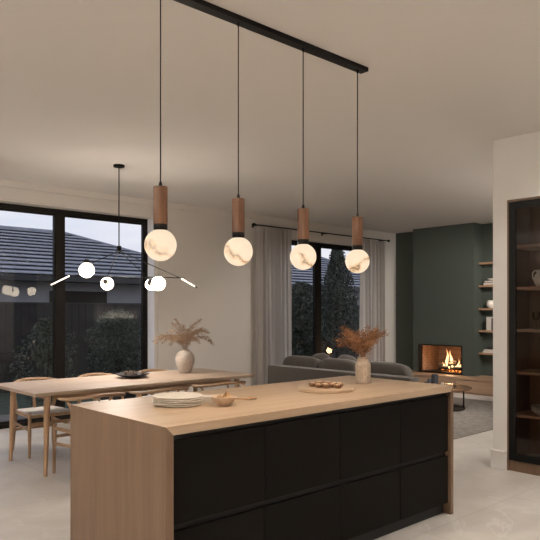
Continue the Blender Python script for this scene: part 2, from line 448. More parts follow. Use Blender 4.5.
window(1, DX0, DX1, DZ, [(2.17, 2.27), (3.61, 3.725)], 'wide black framed sliding window beside the dining table')
window(2, LX0, LX1, LZ, [(8.56, 8.70)], 'black framed window between the grey curtains')

# ------------------------------------------------------------------ kitchen island
ix0, ix1, iy0, iy1, it = 1.642, 4.085, 2.49, 3.47, .92
isl = thing('kitchen_island', 'oak waterfall kitchen island with charcoal handleless drawers', 'kitchen island', (ix0, iy0, 0))
W, D = ix1-ix0, iy1-iy0
def mitre_top():
    b = MB(); b.hexa([(.042, 0, it-.042), (W-.036, 0, it-.042), (W-.036, D, it-.042), (.042, D, it-.042), (0, 0, it), (W, 0, it), (W, D, it), (0, D, it)]); return b
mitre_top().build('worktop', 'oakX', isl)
b = MB(); b.hexa([(0, 0, 0), (.042, 0, 0), (.042, D, 0), (0, D, 0), (0, 0, it), (.042, 0, it-.042), (.042, D, it-.042), (0, D, it)]); b.build('side_panel', 'oakZ_shaded', isl)
b = MB(); b.hexa([(W-.036, 0, 0), (W, 0, 0), (W, D, 0), (W-.036, D, 0), (W-.036, 0, it-.042), (W, 0, it), (W, D, it), (W-.036, D, it-.042)]); b.build('side_panel', 'oakZ_shaded', isl)
b = MB().box(.042, W-.036, .045, D-.01, .083, it-.042); b.build('carcass', 'void', isl)
b = MB().box(.042, W-.036, .06, D-.05, 0, .083); b.build('plinth', 'void', isl)
seams = [1.686, 2.275, 2.876, 3.476, 4.047]
for a, c_ in zip(seams, seams[1:]):
    for z0, z1 in ((.083, .419), (.453, .848)):
        MB().box(a-ix0+.0018, c_-ix0-.0018, .02, .042, z0, z1, .0012).build('drawer_front', 'cab', isl)

# ------------------------------------------------------------------ pendants over the island
PY = 2.66
rail = thing('ceiling_light_rail', 'long black ceiling rail carrying the pendants over the island', 'ceiling rail', (2.47, PY, H))
MB().box(-.86, .822, -.032, .032, -.026, 0, .002).build('channel', 'black', rail)
PX = [1.723, 2.217, 2.717, 3.218]
for x in PX:
    MB().lathe([(0, -.045), (.006, -.045), (.009, -.036), (.009, -.028), (0, -.028)], seg=16).build('cord_grip', 'black', rail, True, loc=(x-2.47, 0, 0))
plab = ['globe pendant on an oak sleeve, nearest and leftmost of the four over the island',
        'globe pendant on an oak sleeve, second from the left over the island',
        'globe pendant on an oak sleeve, third from the left, before the window',
        'globe pendant on an oak sleeve, farthest right, before the right curtain']
seeds = [(30, .35, 1.0), (40, .30, 2.3), (42, .25, 3.1), (-35, .30, 4.7)]
for i, x in enumerate(PX):
    p = thing('pendant_lamp', plab[i], 'pendant lamp', (x, PY, 1.70), group='globe pendants over the island')
    g = MB().sphere((0, 0, .078), .078, 48)
    g.build('globe', alabaster('glowing_alabaster_%d' % i, *seeds[i]), p, True)
    MB().lathe([(0, .150), (.031, .150), (.034, .156), (.034, .179), (0, .179)], seg=40).build('collar', 'black', p, True)
    MB().lathe([(0, .179), (.0335, .179), (.0345, .182), (.0345, .358), (.0335, .362), (0, .362)], seg=40).build('wood_sleeve', 'sleeve', p, True)
    MB().lathe([(0, .362), (.009, .362), (.008, .378), (.004, .388), (0, .388)], seg=16).build('cord_grip', 'black', p, True)
    MB().tube([(0, 0, .384), (0, 0, H-.045-1.70)], .0032, 8).build('cord', 'black', p, True)
    lamp('pendant_glow', 'SPOT', (0, 0, -.02), 9, (1, .84, .66), p, .04, 150)

# ------------------------------------------------------------------ tableware on the island
F_ = Vector((.6774, .7356)); R_ = Vector((.7356, -.6774))
def at(px, d):
    t = (px-270)/640; return (d*(F_.x+t*R_.x), d*(F_.y+t*R_.y))
def plate_mesh(r=.142):
    return MB().lathe([(0, 0), (r*.62, 0), (r*.66, .003), (r*.93, .0045), (r*.985, .0062), (r, .008), (r, .0115), (r*.985, .0125), (r*.95, .011), (r*.62, .0062), (0, .006)], seg=56)
px_, py_ = at(178, 3.66)
pl = None
for k in range(5):
    lab = ['lowest of the five stacked cream plates', 'second plate from the bottom of the cream stack', 'middle plate of the cream stack',
           'second plate from the top of the cream stack', 'topmost cream plate of the stack on the island'][k]
    if pl is None: pl = plate_mesh().build('plate', 'ceramic', None, True); o = pl
    else: o = pl.copy(); col.objects.link(o)
    o.location = (px_+(.002, -.003, .001, .003, -.001)[k], py_+(.0, .002, -.003, .001, .002)[k], .9205+k*.0105)
    tag(o, lab, 'plate', 'stacked cream plates')
bx, by = at(223.7, 3.63)
bw = MB().lathe([(0, 0), (.028, 0), (.032, .004), (.055, .020), (.070, .038), (.0745, .050), (.0725, .052), (.067, .040), (.05, .022), (.028, .009), (0, .008)], seg=48)
tag(bw.build('bowl', 'bowlc', None, True, (bx, by, .9205)), 'small sand coloured bowl beside the stacked plates', 'bowl')
for k, (dx, dy, dz, rx, rz, ln, lab) in enumerate(((-.024, 0, .042, 70, 20, .05, 'crisp flake at the left in the sand bowl'), (.008, .005, .058, 35, 60, .055, 'crisp flake standing highest in the sand bowl'),
        (.02, -.01, .052, 50, 130, .06, 'crisp flake leaning right in the sand bowl'), (-.005, .02, .045, 80, 200, .05, 'crisp flake lying at the back of the sand bowl'))):
    m_ = MB()
    m_.superq((0, 0, 0), (.017, .006, ln*.45), .9, .9, 16)
    o = m_.build('crisp', 'twig', None, True, (bx+dx, by+dy, .9205+dz)); o.rotation_euler = (R(rx), R(8*k), R(rz))
    tag(o, lab, 'crisp', 'crisps in the sand bowl')
# napkin
nx, ny = at(211, 3.80)
nk = thing('folded_napkin', 'folded white linen napkin between the plates and the bowl', 'napkin', (nx, ny, .9205), R(-43))
for k in range(4):
    MB().box(-.085+k*.002, .085-k*.003, -.05+k*.002, .05-k*.001, k*.008, k*.008+.0075, .0025).build('fold', 'linen', nk, True)
sx, sy = at(238, 3.86)
sp_ = MB(); sp_.tube([(-.10, 0, .010), (0, 0, .007), (.06, 0, .006)], [.0045, .0045, .005], 10).superq((.085, 0, .008), (.032, .02, .006), .8, .9, 20)
tag(sp_.build('wooden_spoon', 'twig', None, True, (sx, sy, .9205)), 'wooden spoon lying behind the sand bowl', 'spoon').rotation_euler = (0, 0, R(-30))
# round board with pastries
cx_, cy_ = at(325.5, 4.33)
bd = MB().lathe([(0, 0), (.186, 0), (.190, .004), (.190, .019), (.186, .023), (0, .023)], seg=72)
tag(bd.build('serving_board', 'oakX', None, True, (cx_, cy_, .9205)), 'round oak serving board on the island', 'serving board')
offs = [(-.085, .02), (-.05, -.045), (-.045, .06), (-.01, -.01), (.0, -.075), (.02, .065), (.045, -.03), (.06, .03), (.095, .0), (-.02, .105), (.075, -.085), (.10, .06)]
plc = ['pastry at the left edge of the group on the board', 'pastry near the front left of the board', 'pastry at the back left of the board', 'pastry in the middle of the board',
       'pastry at the front middle of the board', 'pastry at the back middle of the board', 'pastry just right of the board centre', 'pastry right of centre towards the back',
       'pastry at the right edge of the group', 'pastry farthest back on the board', 'pastry at the front right of the board', 'pastry at the back right of the board']
base = None
for k, (l, f) in enumerate(offs):
    wx, wy = cx_+l*R_.x+f*F_.x, cy_+l*R_.y+f*F_.y
    if base is None:
        base = thing('pastry', plc[0], 'pastry', group='pastries on the round board')
        MB().lathe([(0, 0), (.020, 0), (.027, .010), (.0285, .02), (.024, .026), (.015, .022), (0, .021)], seg=24, rib=8, ribamp=.06).build('crust', 'pastry', base, True)
        t_ = MB()
        for q in range(5): t_.superq((.011*math.cos(q*1.26), .011*math.sin(q*1.26), .024), (.007, .006, .005), 1, 1, 8)
        t_.build('topping', 'cream', base, True); o = base
    else: o = dup(base, (0, 0, 0), 0, plc[k])
    o.location = (wx, wy, .9438); o.rotation_euler = (0, 0, k*1.1); s_ = .9+.25*rnd.random(); o.scale = (s_, s_*.9, s_)

# dried bouquets
def bouquet(name, label, loc, mat, nst, length, spread, gr, seed, droop=.35, dens=34, bush=.03):
    rr = random.Random(seed)
    b0 = thing(name, label, 'dried flowers', loc)
    for i in range(nst):
        az = 2*PI*(i+rr.random()*.8)/nst
        tilt = spread*(.25+.75*rr.random())
        L_ = length*(.72+.33*rr.random())
        pts = []
        for k in range(9):
            u = k/8
            a = tilt*(.2+u*1.0)+droop*u*u*tilt
            rad_ = L_*u*math.sin(min(a, 2.0)*.85)
            pts.append(Vector((math.cos(az)*(rad_+.006), math.sin(az)*(rad_+.006), -.08*(1-u)**3+L_*u*math.cos(a*.75))))
        m_ = MB(); m_.tube(pts, [.0016]*9, 4)
        for q in range(dens):
            u = .30+.70*(q/dens)**.8
            x = u*8; i0 = min(7, int(x)); p = pts[i0].lerp(pts[i0+1], x-i0)
            wdt = bush*(1-.55*u)*1.2
            off = Vector((rr.gauss(0, 1), rr.gauss(0, 1), rr.gauss(0, .8)))*wdt*.6
            e = p+off; dr = (off.normalized()+(pts[i0+1]-pts[i0]).normalized()*.9).normalized()
            s = gr*(.7+.6*rr.random())
            side = dr.orthogonal().normalized()*s*.36; si2 = dr.cross(side).normalized()*s*.36
            vs = [m_.bm.verts.new(v) for v in (e-dr*s, e+side, e+si2, e-side, e-si2, e+dr*s)]
            for a_, b_ in ((1, 2), (2, 3), (3, 4), (4, 1)):
                m_.bm.faces.new((vs[0], vs[b_], vs[a_])); m_.bm.faces.new((vs[5], vs[a_], vs[b_]))
        m_.build('stem', mat, b0)
    return b0
vx, vy = at(363, 4.74)
v1 = MB().lathe([(0, 0), (.050, 0), (.053, .004), (.0555, .03), (.0555, .13), (.052, .150), (.042, .163), (.040, .190), (.043, .194), (.039, .196), (.035, .188), (.036, .165), (.048, .14), (.05, .02), (0, .012)], seg=60, rib=20, ribamp=.018)
tag(v1.build('vase', 'vase', None, True, (vx, vy, .9205)), 'beige ribbed cylinder vase standing on the island', 'vase')
bouquet('dried_flower_bouquet', 'bushy rust brown dried flowers in the ribbed island vase', (vx, vy, .92+.20), 'rust', 32, .25, 1.02, .0070, 3, .33, 165, .034)

# ------------------------------------------------------------------ dining table and chairs
tx0, tx1, ty0, ty1 = 2.22, 4.72, 5.37, 6.40
tb = thing('dining_table', 'long pale oak dining table with tapered splayed legs', 'table', ((tx0+tx1)/2, (ty0+ty1)/2, 0))
hw, hd = (tx1-tx0)/2, (ty1-ty0)/2
t_ = MB(); t_.hexa([(-hw+.02, -hd+.02, .715), (hw-.02, -hd+.02, .715), (hw-.02, hd-.02, .715), (-hw+.02, hd-.02, .715),
                    (-hw, -hd, .735), (hw, -hd, .735), (hw, hd, .735), (-hw, hd, .735)])
t_.box(-hw, hw, -hd, hd, .735, .75)
t_.build('tabletop', 'tableoak', tb)
for sx_ in (-1, 1):
    for sy_ in (-1, 1):
        fx, fy = sx_*(hw-.14), sy_*(hd-.11); ux, uy = sx_*(hw-.165), sy_*(hd-.125)
        MB().tube([(fx, fy, 0), ((fx+ux)/2, (fy+uy)/2, .36), (ux, uy, .715)], [.020, .028, .036], 12, sq=.8).build('leg', 'tablelegoak', tb, True)
ap = MB().box(-hw+.24, hw-.24, -hd+.17, -hd+.195, .66, .715).box(-hw+.24, hw-.24, hd-.195, hd-.17, .66, .715)
ap.box(-hw+.2, -hw+.225, -hd+.19, hd-.19, .66, .715).box(hw-.225, hw-.2, -hd+.19, hd-.19, .66, .715)
ap.build('apron', 'tablelegoak', tb)

# chair: origin at floor centre, facing +Y
def make_chair(label):
    c = thing('dining_chair', label, 'chair', group='wishbone chairs around the dining table')
    for s in (-1, 1):
        MB().tube([(s*.235, .24, 0), (s*.232, .235, .25), (s*.228, .228, .445)], [.013, .018, .016], 10).build('leg', 'chairoak', c, True)
        MB().tube([(s*.22, -.235, 0), (s*.205, -.215, .25), (s*.20, -.20, .43), (s*.225, -.175, .56), (s*.266, -.09, .69)],
                  [.013, .017, .019, .017, .012], 10).build('leg', 'chairoak', c, True)
        MB().tube([(s*.232, .23, .27), (s*.208, -.205, .29)], .010, 8, sq=1.5).build('stretcher', 'chairoak', c, True)
        MB().tube([(s*.228, .225, .405), (s*.203, -.20, .405)], .012, 8, sq=1.4).build('seat_rail', 'chairoak', c, True)
    for y, x, z in ((.235, .232, .33), (-.212, .206, .22)):
        MB().tube([(-x, y, z), (x, y, z)], .010, 8, sq=1.5).build('stretcher', 'chairoak', c, True)
    for y, x in ((.228, .228), (-.20, .20)):
        MB().tube([(-x, y, .405), (x, y, .405)], .012, 8, sq=1.4).build('seat_rail', 'chairoak', c, True)
    # woven seat
    st = MB(); n = 8; top = []; bot = []
    for i in range(n+1):
        rt, rb_ = [], []
        for j in range(n+1):
            u, v = i/n*2-1, j/n*2-1
            y = v*.222+.012; w = .212+.014*v
            dip = .012*(1-u*u)*(1-v*v); x = u*w
            rt.append(st.bm.verts.new((x, y, .443-dip-.012*max(abs(u), abs(v))**8))); rb_.append(st.bm.verts.new((x, y, .405-dip*.5)))
        top.append(rt); bot.append(rb_)
    for i in range(n):
        for j in range(n):
            st.bm.faces.new((top[i][j], top[i+1][j], top[i+1][j+1], top[i][j+1])); st.bm.faces.new((bot[i][j], bot[i][j+1], bot[i+1][j+1], bot[i+1][j]))
    for i in range(n):
        st.bm.faces.new((top[i][0], bot[i][0], bot[i+1][0], top[i+1][0])); st.bm.faces.new((top[i+1][n], bot[i+1][n], bot[i][n], top[i][n]))
        st.bm.faces.new((top[0][i+1], bot[0][i+1], bot[0][i], top[0][i])); st.bm.faces.new((top[n][i], bot[n][i], bot[n][i+1], top[n][i+1]))
    st.build('seat', 'seatcord', c, True)
    pts, rad = [], []
    for k in range(25):
        a = PI+PI*k/24          # from -x side around the back to +x
        x = .285*math.cos(a); y = .245*math.sin(a)-.03
        pts.append((x, y, .695+.035*math.sin(-a)**2)); rad.append(.0135+.004*math.sin(PI*k/24))
    pts = [(-.278, .05, .692)]+pts+[(.278, .05, .692)]; rad = [.010]+rad+[.010]
    MB().tube(pts, rad, 10).build('top_rail', 'chairoak', c, True)
    # Y shaped splat
    sp = MB(); sp.tube([(0, -.205, .41), (0, -.225, .53), (0, -.235, .58)], [.045, .036, .042], 8, sq=.2)
    for s in (-1, 1): sp.tube([(s*.012, -.232, .56), (s*.03, -.242, .63), (s*.065, -.262, .722)], [.022, .018, .017], 8, sq=.35)
    sp.build('splat', 'chairoak', c, True)
    return c
near = [(2.70, 5.30), (3.38, 5.27), (4.13, 5.30)]
far = [(2.77, 6.50), (3.48, 6.50), (4.22, 6.50)]
ln_ = ['oak wishbone chair nearest the left end, island side of the table', 'middle oak wishbone chair on the island side of the table', 'oak wishbone chair on the island side near the table right end']
lf_ = ['oak wishbone chair by the window at the left end of the table', 'middle oak wishbone chair on the window side, behind the black dish', 'oak wishbone chair on the window side behind the speckled vase']
ch = make_chair(lf_[0])
ch.location = (far[0][0], far[0][1], 0); ch.rotation_euler = (0, 0, PI)
for k in (1, 2): dup(ch, (*far[k], 0), PI+(.05 if k == 1 else -.04), lf_[k])
for k in range(3): dup(ch, (*near[k], 0), (.0, .03, -.03)[k], ln_[k])

# dish and vase on the table
dx, dy = at(132.5, 6.80)
dish = MB().lathe([(0, 0), (.07, 0), (.08, .005), (.14, .022), (.178, .038), (.174, .042), (.13, .030), (.07, .016), (0, .014)], seg=56)
tag(dish.build('dish', 'darkclay', None, True, (dx, dy, .7505)), 'shallow black dish in the middle of the dining table', 'dish')
cl = ['pine cone at the left of the black dish', 'pine cone at the front left of the black dish', 'pine cone at the back of the black dish', 'pine cone in the middle of the black dish', 'pine cone at the front right of the black dish', 'pine cone at the right of the black dish']
cn0 = None
for k, (l, f) in enumerate(((-.085, .01), (-.045, -.05), (-.02, .06), (.01, -.01), (.055, -.045), (.09, .02))):
    if cn0 is None:
        m_ = MB()
        for q in range(9):
            z = .006+q*.0065; r = .026*math.sin(PI*(q+1.2)/11)+.003
            m_.lathe([(0, z), (r, z+.002), (r*.8, z+.007), (0, z+.008)], seg=18, rib=6, ribamp=.2)
        cn0 = m_.build('pine_cone', 'cone', None, True); o = cn0
    else: o = cn0.copy(); col.objects.link(o)
    o.scale = (.85, .85, .85); o.location = (dx+l*R_.x+f*F_.x, dy+l*R_.y+f*F_.y, .7505+.036); o.rotation_euler = (R(70), 0, k*1.3)
    tag(o, cl[k], 'pine cone', 'pine cones in the black dish')
wx, wy = at(185, 7.30)
v2 = MB().lathe([(0, 0), (.060, 0), (.064, .005), (.088, .06), (.107, .12), (.110, .16), (.100, .205), (.075, .238), (.050, .250), (.048, .262), (.052, .266), (.046, .268), (.042, .255), (.07, .225), (.1, .16), (.055, .02), (0, .012)], seg=56)
tag(v2.build('vase', 'vase2', None, True, (wx, wy, .7505)), 'rounded speckled pale vase on the dining table', 'vase')
bouquet('dried_grass_bouquet', 'fan of tan dried grasses in the speckled vase', (wx, wy, .75+.27), 'pampas', 26, .37, 1.12, .0095, 11, .60, 130, .030)

# ------------------------------------------------------------------ chandelier over the table
cdx, cdy = at(119, 6.95)
hubz = 2.11
cd = thing('chandelier', 'black branching chandelier with small globes over the dining table', 'chandelier', (cdx, cdy, hubz))
def LP(l, f, z): return (l*R_.x+f*F_.x, l*R_.y+f*F_.y, z-hubz)
MB().lathe([(0, H-hubz-.022), (.058, H-hubz-.022), (.060, H-hubz-.018), (.060, H-hubz), (0, H-hubz)], seg=36).build('canopy', 'black', cd, True)
MB().tube([(0, 0, .02), (0, 0, H-hubz-.02)], .0065, 10).build('stem', 'black', cd, True)
MB().lathe([(0, -.035), (.008, -.035), (.010, -.01), (.026, 0), (.026, .05), (.008, .055), (0, .055)], seg=24).build('hub', 'black', cd, True)
arms = [(-.315, -.05, 1.955), (-.19, .22, 1.83), (.255, .38, 1.83)]
for a in arms: MB().tube([(0, 0, 0), LP(*a)], .0045, 8).build('arm', 'black', cd, True)
MB().tube([(0, 0, 0), LP(.70, -.15, 1.80)], .0045, 8).build('arm', 'black', cd, True)
MB().tube([LP(-.48, .14, 1.852), LP(.69, .16, 1.822)], .0055, 8).build('crossbar', 'black', cd, True)
for p0, p1 in ((LP(.70, -.15, 1.80), LP(.845, -.18, 1.715)), (LP(-.58, .12, 1.842), LP(-.69, -.14, 1.735))):
    MB().tube([p0, p1], [.0065, .0045], 10).build('light_stick', 'led', cd, True)
MB().tube([LP(-.48, .14, 1.852), LP(-.58, .12, 1.842)], .0055, 8).build('arm', 'black', cd, True)
MB().tube([LP(.845, -.18, 1.715), LP(.87, -.185, 1.70)], .008, 8).build('stick_cap', 'black', cd, True)
for (c, r, cap) in (((-.334, -.06, 1.895), .081, (0, .0, 1)), ((-.205, .30, 1.765), .072, (.02, -1, .25)), ((.262, .46, 1.762), .066, (.0, -1, .2)), ((.41, .10, 1.758), .078, (-1, 0, .3))):
    MB().sphere(LP(*c), r, 32).build('globe', 'chglobe', cd, True)
    v = Vector(cap).normalized()
    a_ = LP(c[0]+v.x*r*.92, c[1]+v.y*r*.92, c[2]+v.z*r*.92); b_ = LP(c[0]+v.x*(r+.035), c[1]+v.y*(r+.035), c[2]+v.z*(r+.035))
    MB().tube([a_, b_], [.030, .026], 20).build('globe_cap', 'black', cd, True)
lamp('chandelier_glow', 'SPOT', LP(-.05, -.05, 1.62), 30, (1, .90, .80), cd, .08, 160)
lamp('chandelier_bulb_glow', 'POINT', LP(0, -.05, 1.64), 30, (1, .92, .84), cd, .08)

# ------------------------------------------------------------------ glazed cabinet in the white wall
cb = thing('display_cabinet', 'tall oak display cabinet with smoked glass and black frames', 'cabinet', (CX, CY1, 0))
cw = CY1-CY0
k_ = MB()
dpt = .42
k_.box(0, dpt, -.019, 0-.001, .0, CZ-.001).box(0, dpt, -cw+.001, -cw+.019, 0, CZ-.001).box(0, dpt, -cw+.019, -.019, CZ-.021, CZ-.001)
k_.box(0.012, dpt, -cw+.019, -.019, 0, .095)
k_.build('carcass', 'oakZ_shaded', cb)
MB().box(dpt-.012, dpt, -cw+.019, -.019, .095, CZ-.021).box(.03, dpt-.012, -.022, -.019, .095, CZ-.021).box(.03, dpt-.012, -cw+.019, -cw+.022, .095, CZ-.021).build('lining', 'darkoak', cb)
SH = [.517, .905, 1.29, 1.675, 2.055]
for z in SH: MB().box(.04, dpt-.013, -cw+.023, -.023, z-.025, z, .002).build('shelf', 'shelfoak', cb)
mid = -cw/2
for y0, y1 in ((mid+.002, -.021), (-cw+.021, mid-.002)):
    d = MB(); f = .062
    d.box(-.004, .018, y0, y0+f, .10, CZ-.025).box(-.004, .018, y1-f, y1, .10, CZ-.025)
    d.box(-.004, .018, y0+f, y1-f, .10, .10+f).box(-.004, .018, y0+f, y1-f, CZ-.025-f, CZ-.025)
    dd = d.build('door', 'black', cb)
    g = MB(); g.box(.005, .009, y0+f, y1-f, .10+f, CZ-.025-f); g.build('pane', 'cabglass', dd)
# pitcher, glass and bowls
py0 = 2.50
pt = thing('pitcher', 'white ceramic pitcher behind the cabinet glass', 'pitcher', (CX+.15, 2.59, 1.6755))
MB().lathe([(0, 0), (.035, 0), (.040, .004), (.060, .04), (.063, .07), (.052, .105), (.038, .125), (.038, .138), (.046, .150), (.043, .151), (.034, .138), (.048, .10), (.057, .065), (.033, .01), (0, .008)], seg=40).build('body', 'ceramic', pt, True)
MB().tube([(0, .036, .140), (0, .058, .148), (0, .078, .128), (0, .080, .095), (0, .070, .070), (0, .055, .055)], .0065, 10).build('handle', 'ceramic', pt, True)
wg = thing('wine_glass', 'clear stemmed glass on the shelf below the pitcher', 'glass', (CX+.17, 2.645, 1.2905))
MB().lathe([(0, 0), (.032, 0), (.030, .003), (.004, .006), (.0035, .07), (.006, .078), (.028, .095), (.034, .125), (.029, .16), (.0275, .16), (.032, .125), (.026, .098), (0, .082)], seg=32).build('glass_body', 'clearglass', wg, True)
bl = ['lower of the two grey stoneware bowls in the cabinet', 'upper of the two grey stoneware bowls in the cabinet']
M['stone'] = plain('grey_stoneware', (.36, .32, .29), .7, var=.25, vscale=30)
o1 = None
for k in range(2):
    if o1 is None:
        o1 = MB().lathe([(0, 0), (.06, 0), (.066, .005), (.10, .025), (.118, .055), (.115, .057), (.095, .032), (.06, .014), (0, .012)], seg=44).build('bowl', 'stone', None, True); o = o1
    else: o = o1.copy(); col.objects.link(o)
    o.location = (CX+.19, 2.575, .5175+k*.022); tag(o, bl[k], 'bowl', 'stacked bowls in the cabinet')
MBt = MB().lathe([(0, 0), (.03, 0), (.033, .004), (.036, .10), (.034, .10), (.031, .008), (0, .006)], seg=30)
tag(MBt.build('tumbler', 'clearglass', None, True, (CX+.18, 2.56, .9055)), 'clear tumbler on the cabinet shelf above the bowls', 'glass')

# ------------------------------------------------------------------ curtains and rod
def curtain(x0, x1, label, ph):
    m_ = MB(); n = 150; rows = 14; z0, z1 = .015, 2.815
    f = 7
    V = []
    for j in range(rows+1):
        v = j/rows; z = z0+(z1-z0)*v; r_ = []
        amp = .055*(1-.35*v)
        for i in range(n+1):
            u = i/n
            y = amp*math.sin(2*PI*f*u+ph+.5*math.sin(7*u+2*v))+.012*math.sin(2*PI*f*2.3*u+1.7*v+ph)
            x = x0+(x1-x0)*(u+.010*math.sin(2*PI*f*2*u)*(1-.4*v))
            r_.append(m_.bm.verts.new((x, 7.73+y, z)))
        V.append(r_)
    for j in range(rows):
        for i in range(n): m_.bm.faces.new((V[j][i], V[j][i+1], V[j+1][i+1], V[j+1][i]))
    o = m_.build('curtain', 'curtain', None, True)
    return tag(o, label, 'curtain', 'floor length curtains')
curtain(6.84, 7.60, 'grey linen curtain left of the living room window', .4)
curtain(9.46, 10.22, 'grey linen curtain right of the living room window', 1.9)
rd = thing('curtain_rod', 'thin black curtain rod above the living room window', 'curtain rod', (8.53, 7.73, 2.845))
MB().tube([(-1.76, 0, 0), (1.78, 0, 0)], .011, 12).build('rod', 'black', rd, True)
for s in (-1.76, 1.78): MB().lathe([(0, -.022), (.022, -.02), (.026, 0), (.022, .02), (0, .022)], seg=20).build('finial', 'black', rd, True, loc=(s, 0, 0)).rotation_euler = (0, R(90), 0)
for s in (-1.66, 0.0, 1.68): MB().box(s-.01, s+.01, 0, .149, -.008, .008).box(s-.02, s+.02, .143, .149, -.03, .03).build('bracket', 'black', rd)

# ------------------------------------------------------------------ fireplace wall
fp = thing('fireplace', 'open firebox with black steel surround set in the green chimney breast', 'fireplace', (BF, (FY0+FY1)/2, FZ0))
hy = (FY1-FY0)/2; hz = FZ1-FZ0; dp = .66
f_ = MB()
f_.box(-.012, .10, -hy, -hy+.018, 0, hz).box(-.012, .10, hy-.018, hy, 0, hz).box(-.012, .10, -hy+.018, hy-.018, hz-.02, hz).box(-.012, .10, -hy+.018, hy-.018, 0, .016)
f_.build('surround', 'black', fp)
f_ = MB()
f_.box(.10, dp, -hy+.001, -hy+.016, 0.001, hz-.001).box(.10, dp, hy-.016, hy-.001, -.01, hz+.02).box(dp, dp+.02, -hy+.001, hy-.001, -.01, hz+.02)
f_.build('firebox_lining', 'brick', fp)
MB().box(.10, dp, -hy+.017, hy-.017, hz-.02, hz-.001).box(.10, dp, -hy+.017, hy-.017, .0, .008).build('firebox_plate', 'darkclay', fp)
MB().box(.25, .256, hy-.02, hy-.004, .01, hz).build('screen_edge', 'black', fp)
gx, gy, gz = BF+.28, 6.58, FZ0+.008
gr = thing('fire_grate', 'black iron grate under the burning logs', 'grate', (gx, gy, gz))
for y in [-.2, -.12, -.04, .04, .12, .2]: MB().tube([(-.12, y, .045), (-.10, y, .03), (.12, y, .03)], .006, 8).build('bar', 'black', gr, True)
for x in (-.09, .09):
    MB().tube([(x, -.21, .024), (x, .21, .024)], .006, 8).build('rail', 'black', gr, True)
    for y in (-.18, .18): MB().tube([(x, y, 0), (x, y, .026)], .006, 8).build('foot', 'black', gr, True)
lg = ['charred log lying at the front of the grate', 'charred log lying at the back of the grate', 'charred log leaning left over the grate', 'charred log leaning right over the grate', 'short charred log on top of the fire']
for k, (a, b_, r) in enumerate((((-.07, -.23, .072), (-.05, .23, .07), .033), ((.07, -.2, .075), (.06, .22, .075), .036), ((-.08, .24, .128), (.08, -.02, .14), .028), ((.09, -.24, .135), (-.09, .03, .135), .03), ((-.02, -.13, .19), (.04, .13, .185), .024))):
    a, b_ = Vector(a), Vector(b_); m_ = MB()
    n = 8; m_.tube([a.lerp(b_, i/n)-a for i in range(n+1)], [r*(.92+.16*rnd.random()) for _ in range(n+1)], 10)
    tag(m_.build('log', 'log', None, True, (gx+a.x, gy+a.y, gz+a.z)), lg[k], 'log', 'logs burning in the fireplace')
fl = thing('fire', 'yellow flames rising from the logs', 'fire', (gx, gy, gz+.06))
def flame(y, x, h, w, ph, lean=0):
    m_ = MB(); n = 12; pts = []; rad = []
    for i in range(n+1):
        u = i/n; pts.append((x+.012*math.sin(5*u+ph), y+lean*u*h+.028*math.sin(6.5*u+ph)*u**.6, h*u))
        rad.append(w*max(.02, math.sin(PI*(u**.6*.92+.08))*(1-u*.35)))
    m_.tube(pts, rad, 10, sq=.7); m_.build('flame', 'flame', fl, True)
for a in ((.10, 0, .38, .036, .3), (.03, .03, .35, .042, 2.1), (.07, -.03, .20, .034, 4.0), (-.01, -.02, .17, .036, 1.0), (-.09, 0, .15, .026, 3.0), (-.13, -.02, .20, .022, .4, -.2), (-.19, .0, .12, .024, 5.1),
          (.15, -.03, .12, .028, 1.6), (-.05, -.06, .10, .03, 2.6), (.19, 0, .09, .02, 0), (.0, -.07, .09, .03, 4.6), (-.16, -.05, .08, .028, 1.2)): flame(*a)
em = MB()
for i in range(60): em.sphere((rnd.uniform(-.1, .1), rnd.uniform(-.22, .22), -.045+rnd.uniform(0, .02)), .010, 6)
em.build('embers', 'ember', fl)['kind'] = 'stuff'
lamp('fire_glow', 'POINT', (-.08, 0, .20), 8, (1, .56, .28), fl, .06)

bn = thing('hearth_bench', 'long low oak bench running beneath the fireplace', 'bench', (10.15, 6.4, 0))
MB().box(.018, XF-10.15-.002, -3.38, 1.21, .0, .245).build('body', 'benchoak', bn)
MB().box(0, XF-10.15-.002, -3.39, 1.22, .245, .285, .003).build('bench_top', 'benchoak', bn)
for y0, y1 in ((-3.37, -1.96), (-1.95, -.25), (-.24, 1.20)): MB().box(.0, .018, y0, y1, .03, .225, .002).build('drawer_front', 'benchoak', bn)

nich = MB()
SZ = [.706, 1.109, 1.507, 1.92, 2.33]
sl = ['lowest oak niche shelf holding the stacked books', 'oak niche shelf holding upright white books', 'oak niche shelf holding the round white vase', 'oak niche shelf holding the dark boxes', 'topmost oak shelf in the niche beside the fireplace']
# niche depth: shelves are fixed to the far wall
for k, z in enumerate(SZ):
    o = MB().box(0, .149, 0, 1.25, -.035, 0, .002).build('wall_shelf', 'shelfoak', None, False, (10.60, 4.70, z))
    tag(o, sl[k], 'shelf', 'oak shelves in the niche')
struct('wall_niche', MB().box(BF, XF-.001, 4.1, 4.698, .285, H), 'green', label='green pier at the right of the shelf niche')
def book(x, y, z, sx, sy, sz, mat, label, group, rz=0, pages=True):
    t = thing('book', label, 'book', (x, y, z), rz, group)
    c = min(sx, sy, sz)*.14
    if sz == min(sx, sy, sz):
        MB().box(0, sx, 0, sy, 0, c).box(0, sx, 0, sy, sz-c, sz).box(sx-c, sx, 0, sy, c, sz-c).build('cover', mat, t)
        MB().box(.003, sx-c, .003, sy-.003, c, sz-c).build('pages', 'linen', t)
    else:
        MB().box(0, sx, 0, c, 0, sz).box(0, sx, sy-c, sy, 0, sz).box(0, c, c, sy-c, 0, sz).build('cover', mat, t)
        MB().box(c, sx-.003, c, sy-c, .003, sz-.003).build('pages', 'linen', t)
book(10.61, 5.62, SZ[0], .135, .26, .032, 'book_w', 'white book lying lowest on the bottom niche shelf', 'books in the niche')
